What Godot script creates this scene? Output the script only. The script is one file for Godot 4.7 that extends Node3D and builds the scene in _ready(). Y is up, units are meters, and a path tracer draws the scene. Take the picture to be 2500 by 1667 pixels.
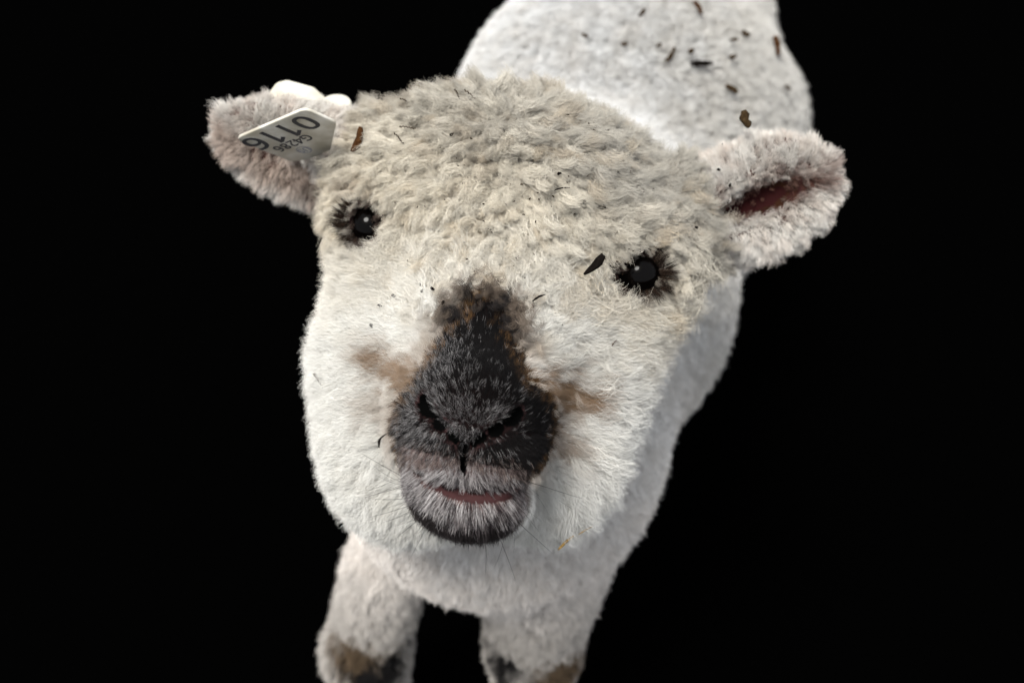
extends Node3D

# ---------------------------------------------------------------- camera constants
const PITCH := 42.0
const EYE := Vector3(0.0, 0.88, 0.6)
const FOV := 35.0
const FUR := true
var view := Basis()
var lens_px := 833.5 / tan(deg_to_rad(FOV * 0.5))

var rng := RandomNumberGenerator.new()
var noise := FastNoiseLite.new()
var fine := FastNoiseLite.new()

# a point of the place, given by where it is seen in the photograph and how far away it stands
func spot(u: float, v: float, d: float) -> Vector3:
	return EYE + view * Vector3((u - 1250.0) * d / lens_px, (833.5 - v) * d / lens_px, -d)

func mm(px: float, d: float) -> float:
	return px * d / lens_px

# ---------------------------------------------------------------- solid shapes that are blended into one body
class Limb:
	var a: Vector3
	var ba: Vector3
	var inv: float
	var ra: float
	var dr: float
	var k: float
	func _init(a_: Vector3, b_: Vector3, ra_: float, rb_: float, k_: float = 0.015) -> void:
		a = a_
		ba = b_ - a_
		inv = 1.0 / maxf(ba.length_squared(), 1e-9)
		ra = ra_
		dr = rb_ - ra_
		k = k_
	func far(p: Vector3) -> float:
		var q := p - a
		var h := clampf(q.dot(ba) * inv, 0.0, 1.0)
		return (q - ba * h).length() - ra - dr * h

class Blob:
	var c: Vector3
	var b: Basis
	var i1: Vector3
	var i2: Vector3
	var k: float
	func _init(c_: Vector3, r: Vector3, axes: Basis, k_: float = 0.015) -> void:
		c = c_
		b = axes.transposed()
		i1 = Vector3(1.0 / r.x, 1.0 / r.y, 1.0 / r.z)
		i2 = i1 * i1
		k = k_
	func far(p: Vector3) -> float:
		var q := b * (p - c)
		var k0 := (q * i1).length()
		var k1 := (q * i2).length()
		return k0 * (k0 - 1.0) / maxf(k1, 1e-6)

func field(solids: Array, carves: Array, p: Vector3) -> float:
	var d := 1.0
	for s in solids:
		var e: float = s.far(p)
		var k: float = s.k
		var h := maxf(k - absf(d - e), 0.0) / k
		d = minf(d, e) - h * h * k * 0.25
	for s in carves:
		var e: float = -s.far(p)
		var k: float = s.k
		var h := maxf(k - absf(d - e), 0.0) / k
		d = maxf(d, e) + h * h * k * 0.25
	return d

# surface nets: one vertex in each cell that the surface crosses
class Hull:
	var v := PackedVector3Array()
	var n := PackedVector3Array()
	var c := PackedColorArray()
	var q := PackedInt32Array()

func net(sk: Hull, solids: Array, carves: Array, box: AABB, cell: float, hole := AABB()) -> void:
	var nb := Vector3i((box.size / (cell * 4.0)).ceil())
	var nx := nb.x * 4 + 1
	var ny := nb.y * 4 + 1
	var nz := nb.z * 4 + 1
	var sx := 1
	var sy := nx
	var sz := nx * ny
	var vals := PackedFloat32Array()
	vals.resize(nx * ny * nz)
	vals.fill(9.0)
	var reach := cell * 4.0 * 0.87
	var blocks := PackedInt32Array()
	var o := box.position
	for bk in nb.z:
		for bj in nb.y:
			for bi in nb.x:
				var mid := o + Vector3(bi * 4 + 2, bj * 4 + 2, bk * 4 + 2) * cell
				if hole.size.x > 0.0 and hole.has_point(mid):
					continue
				var near := []
				var best := 1.0
				var far := PackedFloat32Array()
				for s in solids:
					var e: float = s.far(mid)
					far.append(e)
					best = minf(best, e)
				if best > reach * 1.6 + 0.01:
					continue
				for i in far.size():
					if far[i] < best + 2.2 * reach + solids[i].k * 1.2:
						near.append(solids[i])
				var cut := []
				for s in carves:
					if s.far(mid) < reach * 1.3 + s.k * 1.2:
						cut.append(s)
				if absf(field(near, cut, mid)) > reach * 1.45:
					continue
				blocks.append(bi)
				blocks.append(bj)
				blocks.append(bk)
				for k in range(bk * 4, bk * 4 + 5):
					for j in range(bj * 4, bj * 4 + 5):
						var at := bi * 4 + j * sy + k * sz
						for i in 5:
							if vals[at + i] == 9.0:
								vals[at + i] = field(near, cut, o + Vector3(bi * 4 + i, j, k) * cell)
	var made := {}
	var order := PackedInt32Array()
	for t in range(0, blocks.size(), 3):
		var bi := blocks[t] * 4
		var bj := blocks[t + 1] * 4
		var bk := blocks[t + 2] * 4
		for k in range(bk, bk + 4):
			for j in range(bj, bj + 4):
				for i in range(bi, bi + 4):
					var at := i + j * sy + k * sz
					var a0 := vals[at]
					var a1 := vals[at + 1]
					var a2 := vals[at + sy]
					var a3 := vals[at + sy + 1]
					var a4 := vals[at + sz]
					var a5 := vals[at + sz + 1]
					var a6 := vals[at + sz + sy]
					var a7 := vals[at + sz + sy + 1]
					var lo := minf(minf(minf(a0, a1), minf(a2, a3)), minf(minf(a4, a5), minf(a6, a7)))
					if lo >= 0.0:
						continue
					var hi := maxf(maxf(maxf(a0, a1), maxf(a2, a3)), maxf(maxf(a4, a5), maxf(a6, a7)))
					if hi < 0.0:
						continue
					var sum := Vector3.ZERO
					var m := 0
					if (a0 < 0.0) != (a1 < 0.0): sum += Vector3(a0 / (a0 - a1), 0, 0); m += 1
					if (a2 < 0.0) != (a3 < 0.0): sum += Vector3(a2 / (a2 - a3), 1, 0); m += 1
					if (a4 < 0.0) != (a5 < 0.0): sum += Vector3(a4 / (a4 - a5), 0, 1); m += 1
					if (a6 < 0.0) != (a7 < 0.0): sum += Vector3(a6 / (a6 - a7), 1, 1); m += 1
					if (a0 < 0.0) != (a2 < 0.0): sum += Vector3(0, a0 / (a0 - a2), 0); m += 1
					if (a1 < 0.0) != (a3 < 0.0): sum += Vector3(1, a1 / (a1 - a3), 0); m += 1
					if (a4 < 0.0) != (a6 < 0.0): sum += Vector3(0, a4 / (a4 - a6), 1); m += 1
					if (a5 < 0.0) != (a7 < 0.0): sum += Vector3(1, a5 / (a5 - a7), 1); m += 1
					if (a0 < 0.0) != (a4 < 0.0): sum += Vector3(0, 0, a0 / (a0 - a4)); m += 1
					if (a1 < 0.0) != (a5 < 0.0): sum += Vector3(1, 0, a1 / (a1 - a5)); m += 1
					if (a2 < 0.0) != (a6 < 0.0): sum += Vector3(0, 1, a2 / (a2 - a6)); m += 1
					if (a3 < 0.0) != (a7 < 0.0): sum += Vector3(1, 1, a3 / (a3 - a7)); m += 1
					made[at] = sk.v.size()
					order.append(at)
					sk.v.append(o + (Vector3(i, j, k) + sum / m) * cell)
	for at in order:
		var a0 := vals[at]
		if (a0 < 0.0) != (vals[at + 1] < 0.0): quad(sk, made, at, at - sy, at - sy - sz, at - sz, a0 < 0.0)
		if (a0 < 0.0) != (vals[at + sy] < 0.0): quad(sk, made, at, at - sz, at - sz - sx, at - sx, a0 < 0.0)
		if (a0 < 0.0) != (vals[at + sz] < 0.0): quad(sk, made, at, at - sx, at - sx - sy, at - sy, a0 < 0.0)

func quad(sk: Hull, made: Dictionary, a: int, b: int, c: int, d: int, out: bool) -> void:
	if not (made.has(b) and made.has(c) and made.has(d)):
		return
	if out:
		sk.q.append_array([made[a], made[d], made[c], made[b]])
	else:
		sk.q.append_array([made[a], made[b], made[c], made[d]])

func smooth_normals(sk: Hull) -> void:
	sk.n.resize(sk.v.size())
	sk.n.fill(Vector3.ZERO)
	for t in range(0, sk.q.size(), 4):
		var a := sk.q[t]
		var b := sk.q[t + 1]
		var c := sk.q[t + 2]
		var d := sk.q[t + 3]
		var x := (sk.v[d] - sk.v[b]).cross(sk.v[c] - sk.v[a])
		sk.n[a] += x
		sk.n[b] += x
		sk.n[c] += x
		sk.n[d] += x
	for i in sk.n.size():
		sk.n[i] = sk.n[i].normalized()

# ---------------------------------------------------------------- the lamb
var head := []
var head_cut := []
var body := []
var face := Basis()         # head axes: right, up along the face, towards the viewer
var face_at := Vector3.ZERO
var root_at := Vector3.ZERO
var ear_r := Basis()
var ear_l := Basis()
var ear_r_at := Vector3.ZERO
var ear_l_at := Vector3.ZERO
var eye_r_at := Vector3.ZERO
var eye_l_at := Vector3.ZERO

func plan() -> void:
	view = Basis(Vector3.RIGHT, deg_to_rad(-PITCH))
	face = view * Basis(Vector3.BACK, deg_to_rad(-11.0))
	face_at = spot(1242, 605, 0.56)
	root_at = Vector3(spot(1350, 700, 0.86).x, 0.0, spot(1350, 700, 0.86).z)
	var F := face
	# cranium, cheeks, bridge, muzzle
	head.append(Blob.new(spot(1275, 505, 0.632), Vector3(0.083, 0.050, 0.062), F, 0.02))
	head.append(Blob.new(spot(1200, 440, 0.615), Vector3(0.062, 0.038, 0.045), F, 0.03))
	head.append(Blob.new(spot(1000, 965, 0.612), Vector3(0.042, 0.070, 0.050), F, 0.03))
	head.append(Blob.new(spot(1362, 895, 0.615), Vector3(0.033, 0.066, 0.050), F, 0.03))
	head.append(Limb.new(spot(1250, 560, 0.60), spot(1160, 960, 0.548), 0.050, 0.038, 0.03))
	head.append(Limb.new(spot(1080, 1110, 0.59), spot(1270, 1110, 0.595), 0.042, 0.042, 0.03))
	head.append(Blob.new(spot(1148, 1030, 0.518), Vector3(0.0375, 0.037, 0.040), F, 0.016))
	# nose pad, two lip lobes, lower lip, chin
	head.append(Blob.new(spot(1150, 985, 0.490), Vector3(0.024, 0.019, 0.016), F, 0.012))
	head.append(Blob.new(spot(1062, 1100, 0.500), Vector3(0.018, 0.016, 0.018), F, 0.008))
	head.append(Blob.new(spot(1222, 1108, 0.500), Vector3(0.019, 0.016, 0.018), F, 0.008))
	head.append(Blob.new(spot(1137, 1208, 0.512), Vector3(0.026, 0.014, 0.024), F, 0.010))
	head.append(Blob.new(spot(1143, 1212, 0.535), Vector3(0.028, 0.017, 0.030), F, 0.012))
	# brows and lid rims
	eye_r_at = spot(1560, 669, 0.578)
	eye_l_at = spot(905, 552, 0.588)
	head.append(Blob.new(spot(1560, 645, 0.594), Vector3(0.025, 0.022, 0.026), F, 0.03))
	head.append(Blob.new(spot(935, 550, 0.600), Vector3(0.025, 0.023, 0.026), F, 0.03))
	head.append(Limb.new(spot(1000, 600, 0.615), spot(950, 860, 0.618), 0.024, 0.032, 0.03))
	head.append(Limb.new(spot(1520, 700, 0.612), spot(1410, 900, 0.618), 0.022, 0.028, 0.03))
	# ears
	ear_r_at = spot(1862, 480, 0.622)
	ear_l_at = spot(700, 372, 0.632)
	ear_r = view * Basis(Vector3.BACK, deg_to_rad(19.0)) * Basis(Vector3.UP, deg_to_rad(-12.0)) * Basis(Vector3.RIGHT, deg_to_rad(8.0))
	ear_l = view * Basis(Vector3.BACK, deg_to_rad(-25.0)) * Basis(Vector3.UP, deg_to_rad(10.0)) * Basis(Vector3.RIGHT, deg_to_rad(26.0))
	head.append(Blob.new(ear_r_at, Vector3(0.043, 0.0325, 0.009), ear_r, 0.012))
	head.append(Limb.new(spot(1640, 530, 0.625), spot(1780, 515, 0.630), 0.026, 0.020, 0.02))
	head.append(Blob.new(ear_l_at, Vector3(0.0425, 0.0255, 0.009), ear_l, 0.012))
	head.append(Limb.new(spot(935, 420, 0.630), spot(800, 375, 0.636), 0.029, 0.022, 0.02))
	head.append(Limb.new(spot(1280, 600, 0.66), spot(1240, 900, 0.72), 0.075, 0.085, 0.03))
	# hollows: eye sockets, inner ears, nostrils, philtrum, mouth
	head_cut.append(Limb.new(eye_r_at + F * Vector3(-0.0065, -0.0035, 0.013), eye_r_at + F * Vector3(0.006, 0.003, 0.012), 0.0092, 0.0104, 0.003))
	head_cut.append(Limb.new(eye_l_at + F * Vector3(-0.002, -0.005, 0.013), eye_l_at + F * Vector3(-0.001, 0.004, 0.013), 0.0082, 0.0082, 0.003))
	head_cut.append(Blob.new(ear_r_at + ear_r * Vector3(-0.006, -0.001, 0.012), Vector3(0.034, 0.0125, 0.011), ear_r, 0.006))
	head_cut.append(Blob.new(ear_l_at + ear_l * Vector3(0.004, -0.004, 0.012), Vector3(0.031, 0.012, 0.010), ear_l, 0.006))
	# body: chest, shoulder, barrel, rump, neck
	var B := Basis(Vector3.UP, deg_to_rad(-14.0))
	body.append(Blob.new(spot(1222, 1060, 0.77), Vector3(0.110, 0.113, 0.115), B, 0.04))
	body.append(Blob.new(spot(1340, 700, 0.87), Vector3(0.141, 0.145, 0.135), B, 0.05))
	body.append(Blob.new(spot(1518, 355, 1.02), Vector3(0.156, 0.160, 0.164), B, 0.05))
	body.append(Blob.new(spot(1610, 150, 1.13), Vector3(0.108, 0.154, 0.144), B, 0.05))
	body.append(Limb.new(spot(1270, 650, 0.69), spot(1230, 950, 0.80), 0.080, 0.10, 0.03))
	# legs: (elbow, knee, fetlock, hoof top)
	leg([spot(945, 1370, 0.80), spot(893, 1590, 0.872)], 0.024, 0.028)
	leg([spot(1325, 1380, 0.80), spot(1302, 1580, 0.868)], 0.040, 0.031)
	var rump := spot(1585, 140, 1.13)
	for s in [-0.085, 0.085]:
		var hip: Vector3 = rump + B * Vector3(s, -0.06, 0.0)
		var stifle: Vector3 = hip + B * Vector3(0.0, -0.07, 0.05)
		var hock := Vector3(hip.x, 0.13, hip.z) + B * Vector3(0, 0, -0.07)
		var foot := Vector3(hip.x, 0.03, hip.z) + B * Vector3(0, 0, -0.05)
		body.append(Limb.new(hip, stifle, 0.08, 0.06, 0.03))
		body.append(Limb.new(stifle, hock, 0.055, 0.026, 0.02))
		body.append(Limb.new(hock, foot, 0.026, 0.021, 0.01))

# grooves of the nose and mouth follow the finished surface
func groove(pts: Array, w: Array, k: float) -> void:
	var at := []
	for p in pts: at.append(on(p.x, p.y))
	for i in pts.size() - 1:
		head_cut.append(Limb.new(at[i], at[i + 1], w[i], w[i + 1], k))

func plan_grooves() -> void:
	groove([Vector2(1030, 985), Vector2(1046, 1018), Vector2(1085, 1052), Vector2(1134, 1092)], [0.0040, 0.0036, 0.0022, 0.0016], 0.003)
	groove([Vector2(1268, 1012), Vector2(1240, 1040), Vector2(1190, 1062), Vector2(1134, 1092)], [0.0036, 0.0034, 0.0022, 0.0016], 0.003)
	groove([Vector2(1134, 1090), Vector2(1128, 1188)], [0.0016, 0.0013], 0.003)
	groove([Vector2(1008, 1155), Vector2(1062, 1180), Vector2(1126, 1190), Vector2(1200, 1198), Vector2(1292, 1178)], [0.0016, 0.0024, 0.0028, 0.0024, 0.0016], 0.003)

func leg(j: Array, ra: float, rb: float) -> void:
	var foot := Vector3(j[1].x, 0.03, j[1].z - 0.005)
	body.append(Limb.new(j[0], j[1], ra, rb, 0.03))
	body.append(Limb.new(j[1], foot, rb, 0.024, 0.015))

func surface_material(rough: float, shine := 0.25) -> StandardMaterial3D:
	var m := StandardMaterial3D.new()
	m.vertex_color_use_as_albedo = true
	m.roughness = rough
	m.metallic_specular = shine
	return m

# ---------------------------------------------------------------- where a point lies on the head
func local(p: Vector3) -> Vector3:
	return face.transposed() * (p - face_at)

func mark(u: float, v: float, d: float) -> Vector2:
	var q := local(spot(u, v, d))
	return Vector2(q.x, q.y)

func taper(p: Vector2, a: Vector2, b: Vector2, ra: float, rb: float) -> float:
	var ba := b - a
	var h := clampf((p - a).dot(ba) / maxf(ba.length_squared(), 1e-9), 0.0, 1.0)
	return (p - a - ba * h).length() - lerpf(ra, rb, h)

func on(u: float, v: float, lift := 0.0) -> Vector3:
	var d := 0.40
	for i in 90:
		var p := spot(u, v, d)
		var e := minf(field(head, head_cut, p), field(body, [], p)) - lift
		if e < 0.0003:
			return p
		d += maxf(e * 0.7, 0.0003)
	return spot(u, v, d)

var marks := {}
func plan_marks() -> void:
	marks.bridge_top = mark(1182, 790, 0.535)
	marks.bridge = mark(1160, 890, 0.510)
	marks.nose = mark(1150, 1030, 0.490)
	marks.lip_l = mark(1070, 1050, 0.490)
	marks.lip_r = mark(1240, 1050, 0.490)
	marks.mouth = mark(1130, 1190, 0.482)
	marks.chin = mark(1137, 1215, 0.500)
	marks.chin_low = mark(1140, 1255, 0.520)
	marks.rust_l = mark(945, 905, 0.535)
	marks.rust_r = mark(1385, 985, 0.530)
	marks.rust_r2 = mark(1370, 1110, 0.530)
	marks.rust_l2 = mark(915, 1000, 0.540)
	marks.rust = [[mark(1010, 925, 0.525), mark(925, 885, 0.54), 0.0085, 0.95], [mark(985, 985, 0.525), mark(915, 1005, 0.54), 0.007, 0.55], [mark(1335, 955, 0.525), mark(1415, 985, 0.53), 0.0100, 1.0], [mark(1340, 1050, 0.525), mark(1375, 1110, 0.53), 0.009, 0.75]]
	marks.crown = mark(1235, 300, 0.580)
	marks.eye_r = mark(1572, 668, 0.560)
	marks.eye_l = mark(905, 548, 0.575)
	marks.brow_spot = mark(860, 460, 0.580)

# dark distance: negative on the dark muzzle, grows outwards
# how far from an eye's almond opening (below 0.0095: in the opening)
func eye_distance(p: Vector3) -> float:
	var a := face.transposed() * (p - eye_r_at)
	var b := face.transposed() * (p - eye_l_at)
	var da := Vector2(((a.x + 0.0018) * 0.9 + a.y * 0.4) / 1.30, (a.y * 0.9 - a.x * 0.4) * (1.02 if a.y > a.x * 0.44 else 1.05)).length() if a.z > -0.012 and absf(a.z) < 0.03 else 1.0
	var db := Vector2((b.x + 0.001) * 1.25, b.y / 1.15).length() if b.z > -0.012 and absf(b.z) < 0.03 else 1.0
	return minf(da, db)

func muzzle_distance(q: Vector2) -> float:
	var d := taper(q, marks.bridge_top, marks.bridge, 0.012, 0.0225)
	d = minf(d, taper(q, marks.bridge, marks.nose, 0.022, 0.0375))
	d = minf(d, taper(q, marks.lip_l, marks.lip_r, 0.023, 0.024))
	return d

func chin_distance(q: Vector2) -> float:
	return minf(taper(q, marks.mouth, marks.chin, 0.0325, 0.029), taper(q, marks.chin, marks.chin_low, 0.028, 0.017))

func pick(a: Color, b: Color, t: float) -> Color:
	return a.lerp(b, clampf(t, 0.0, 1.0))

const CREAM := Color(0.80, 0.735, 0.615)
const WHITE := Color(0.88, 0.865, 0.82)
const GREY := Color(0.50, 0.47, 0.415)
const RUST := Color(0.22, 0.12, 0.05)
const DARK := Color(0.0075, 0.0068, 0.007)
const SILVER := Color(0.36, 0.345, 0.345)

# wool colour at a point of the head, with painted shade on the right forehead
func wool_color(p: Vector3, q: Vector3) -> Color:
	var q2 := Vector2(q.x, q.y)
	var n := noise.get_noise_3dv(p)
	var f := fine.get_noise_3dv(p)
	var c := pick(WHITE, CREAM, smoothstep(-0.075, 0.035, q.y + 0.25 * maxf(0.0, absf(q.x) - 0.03)) * 1.05 + n * 0.35)
	c = pick(c, GREY, clampf(smoothstep(0.015, 0.065, q.y + n * 0.03 + q.x * 0.15) * (0.8 + 0.5 * n) + 0.45 * smoothstep(0.0, 0.05, q.x + n * 0.02) * smoothstep(-0.015, 0.015, q.y), 0.0, 1.0))  # dirty grey crown; the right forehead is greyed further as painted shade
	c = pick(c, Color(0.60, 0.48, 0.33), maxf(0.0, n - 0.05) * 1.1 * smoothstep(-0.07, -0.02, q.y))
	var md := muzzle_distance(q2)
	var rust := 0.6 * (1.0 - smoothstep(0.0, 0.012, md + f * 0.008))
	rust *= smoothstep(-0.135, -0.100, q.y)
	for k in marks.rust:
		rust = maxf(rust, k[3] * (1.0 - smoothstep(-0.005, 0.0065, taper(q2, k[0], k[1], k[2], k[2] * 0.7) + f * 0.012 + n * 0.006)))
	rust = maxf(rust, 0.45 * (1.0 - smoothstep(0.0, 0.010, q2.distance_to(marks.brow_spot) + f * 0.006)))
	c = pick(c, RUST, rust * 0.92)
	if q.y > -0.062:
		var out := smoothstep(-0.002, 0.017, md + f * 0.004 + rng.randf_range(-0.004, 0.004))
		var mixed := pick(Color(0.022, 0.018, 0.017), Color(0.36, 0.27, 0.20), out * 0.9 + rng.randf_range(-0.1, 0.25))
		c = pick(mixed, c, smoothstep(0.30, 1.0, out) + 1.0 - smoothstep(-0.062, -0.046, q.y) + smoothstep(0.015, 0.027, q2.distance_to(marks.bridge_top)))
	c = pick(c, Color(0.06, 0.04, 0.032), 1.0 - smoothstep(0.0102, 0.0150, eye_distance(p) + f * 0.005))
	return c

func muzzle_color(p: Vector3, q: Vector3, md: float, cd: float) -> Color:
	var q2 := Vector2(q.x, q.y)
	var f := fine.get_noise_3dv(p)
	var c := DARK
	var side: float = q2.x - marks.nose.x
	var silver := 0.11 + 0.24 * smoothstep(0.006, -0.025, side) - 0.12 * smoothstep(0.005, 0.03, side)
	silver -= 0.16 * smoothstep(0.012, 0.035, q2.y - marks.nose.y)
	silver += 0.22 * (1.0 - smoothstep(0.0, 0.011, absf(q2.y - marks.nose.y - 0.003))) * (1.0 - smoothstep(0.010, 0.024, absf(side + 0.004)))
	if rng.randf() < silver + f * 0.25:
		c = pick(DARK, SILVER, rng.randf_range(0.3, 1.0))
	var below: float = marks.mouth.y - q2.y
	# upper lip, paler towards the mouth
	var lip := (1.0 - smoothstep(0.0, 0.020, -below)) * (1.0 - smoothstep(0.020, 0.034, absf(side)))
	if below < 0.0 and rng.randf() < lip * 0.9:
		c = pick(Color(0.075, 0.05, 0.045), Color(0.34, 0.28, 0.255), rng.randf())
	if below >= 0.0 or cd < md - 0.004:
		c = pick(Color(0.50, 0.475, 0.47), Color(0.17, 0.145, 0.145), rng.randf() * (0.75 + 0.5 * smoothstep(-0.02, 0.02, side)))
		if rng.randf() < 0.18 + 0.22 * smoothstep(-0.01, 0.02, side):
			c = Color(0.025, 0.02, 0.022)
		var under := smoothstep(0.006, 0.020, q2.distance_to(marks.mouth) + f * 0.004 - 0.006) * smoothstep(0.004, 0.020, below)
		if rng.randf() < under * 1.2 * (1.0 - smoothstep(0.016, 0.036, absf(side))):
			c = Color(0.03, 0.025, 0.025)
	c = pick(c, RUST, smoothstep(-0.004, 0.002, minf(md, cd) + f * 0.004) * 0.7)
	return c

# ---------------------------------------------------------------- tufts: bundles of fine curved fibres along +y that lean towards +z
func tuft(count: int, steps: int, width: float, base_r: float, clump: float, lean0: float, lean1: float, amp: float, waves: float, uneven := 0.3, together := 0.0) -> ArrayMesh:
	var v := PackedVector3Array()
	var n := PackedVector3Array()
	var c := PackedColorArray()
	var idx := PackedInt32Array()
	var shared := rng.randf() * TAU
	var shared_lean := rng.randf_range(-0.25, 0.25)
	for i in count:
		var ang := rng.randf() * TAU
		var r := base_r * sqrt(rng.randf())
		var base := Vector3(cos(ang) * r, 0.0, sin(ang) * r)
		var size := 1.0 - uneven * rng.randf()
		var ph := rng.randf() * TAU
		var ph2 := rng.randf() * TAU
		ph = lerpf(ph, shared, together)
		ph2 = lerpf(ph2, shared, together)
		var w := waves * lerpf(rng.randf_range(0.7, 1.3), 1.0, together)
		var am := amp * rng.randf_range(0.5, 1.5)
		var l0 := lean0 + rng.randf_range(-0.18, 0.18)
		var l1 := lean1 + shared_lean + rng.randf_range(-0.25, 0.25)
		var side := rng.randf_range(-0.25, 0.25)
		var cl := clump * rng.randf_range(0.6, 1.1)
		var pts := PackedVector3Array()
		var at := Vector3.ZERO
		for s in steps + 1:
			var t := float(s) / steps
			var wob := Vector3(sin(TAU * w * t + ph), 0.35 * sin(TAU * w * t + ph2), cos(TAU * w * t + ph)) * am * minf(1.0, t * 3.0)
			pts.append(base * (1.0 - cl * t) + at + wob)
			var a := lerpf(l0, l1, t)
			at += Vector3(side * t, cos(a), sin(a)) * (size / steps)
		var tone := rng.randf_range(0.74, 1.0)
		var start := v.size()
		for s in steps + 1:
			var d := (pts[mini(s + 1, steps)] - pts[maxi(s - 1, 0)]).normalized()
			var x := d.cross(Vector3(0.31, 0.2, 0.93)).normalized()
			var z := x.cross(d)
			var t := float(s) / steps
			var rad := width * 0.5 * (1.0 - 0.75 * t * t)
			for k in 3:
				var o := x * cos(k * TAU / 3.0) + z * sin(k * TAU / 3.0)
				v.append(pts[s] + o * rad)
				n.append(o)
				c.append(Color(tone, tone, tone))
		for s in steps:
			for k in 3:
				var a := start + s * 3 + k
				var b := start + s * 3 + (k + 1) % 3
				idx.append_array([a, b, a + 3, b, b + 3, a + 3])
	var arr := []
	arr.resize(Mesh.ARRAY_MAX)
	arr[Mesh.ARRAY_VERTEX] = v
	arr[Mesh.ARRAY_NORMAL] = n
	arr[Mesh.ARRAY_COLOR] = c
	arr[Mesh.ARRAY_INDEX] = idx
	var m := ArrayMesh.new()
	m.add_surface_from_arrays(Mesh.PRIMITIVE_TRIANGLES, arr)
	return m

# a coat: several tuft shapes, each spread over the body as one joined part
class Coat:
	var called := ""
	var shapes := []
	var rows := []
	func _init(called_: String) -> void:
		called = called_
	func add_shape(m: ArrayMesh) -> void:
		shapes.append(m)
		rows.append(PackedFloat32Array())

func plant(coat: Coat, p: Vector3, nrm: Vector3, along: Vector3, size: float, c: Color) -> void:
	var z := (along - nrm * along.dot(nrm))
	if z.length_squared() < 1e-8:
		z = nrm.cross(Vector3(0.3, 0.9, 0.2))
	z = z.normalized()
	var x := nrm.cross(z)
	var q := p - root_at
	var k := rng.randi() % coat.shapes.size()
	coat.rows[k].append_array([x.x * size, nrm.x * size, z.x * size, q.x, x.y * size, nrm.y * size, z.y * size, q.y, x.z * size, nrm.z * size, z.z * size, q.z, c.r, c.g, c.b, 1.0])

var coats := {}
func plan_coats() -> void:
	var c := Coat.new("forehead_wool")
	for i in 6: c.add_shape(tuft(80, 8, 0.0135, 0.26, 0.80, 0.15, 1.15, 0.08, 1.7, 0.4, 0.6))
	coats.lock = c
	c = Coat.new("fine_wool")
	for i in 4: c.add_shape(tuft(9, 9, 0.011, 0.25, 0.1, 0.2, 1.3, 0.12, 1.8, 0.5))
	coats.fuzz = c
	c = Coat.new("curly_wool")
	for i in 5: c.add_shape(tuft(44, 9, 0.018, 0.24, 0.6, 0.1, 1.3, 0.17, 1.4, 0.3, 0.8))
	coats.curl = c
	c = Coat.new("cheek_wool")
	for i in 5: c.add_shape(tuft(24, 7, 0.011, 0.30, 0.55, 0.4, 1.4, 0.05, 1.6, 0.35, 0.3))
	coats.cheek = c
	c = Coat.new("muzzle_hair")
	for i in 4: c.add_shape(tuft(2, 4, 0.026, 0.14, 0.0, 0.75, 1.25, 0.02, 0.6, 0.5))
	coats.short = c
	c = Coat.new("chin_hair")
	for i in 4: c.add_shape(tuft(5, 4, 0.024, 0.24, 0.0, 0.80, 1.35, 0.02, 0.6, 0.5))
	coats.chin = c
	c = Coat.new("ear_hair")
	for i in 4: c.add_shape(tuft(20, 5, 0.022, 0.34, 0.6, 0.2, 0.9, 0.05, 1.0))
	coats.ear = c
	c = Coat.new("whiskers")
	for i in 3: c.add_shape(tuft(1, 8, 0.009, 0.0, 0.0, 0.7, 1.1, 0.01, 0.5))
	coats.whisker = c
	c = Coat.new("eyelashes")
	for i in 3: c.add_shape(tuft(5, 5, 0.018, 0.12, 0.2, 0.4, 0.9, 0.01, 0.5))
	coats.lash = c
	c = Coat.new("body_fleece")
	for i in 5: c.add_shape(tuft(26, 6, 0.024, 0.40, 0.5, 0.15, 1.05, 0.06, 1.3))
	coats.body = c

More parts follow.
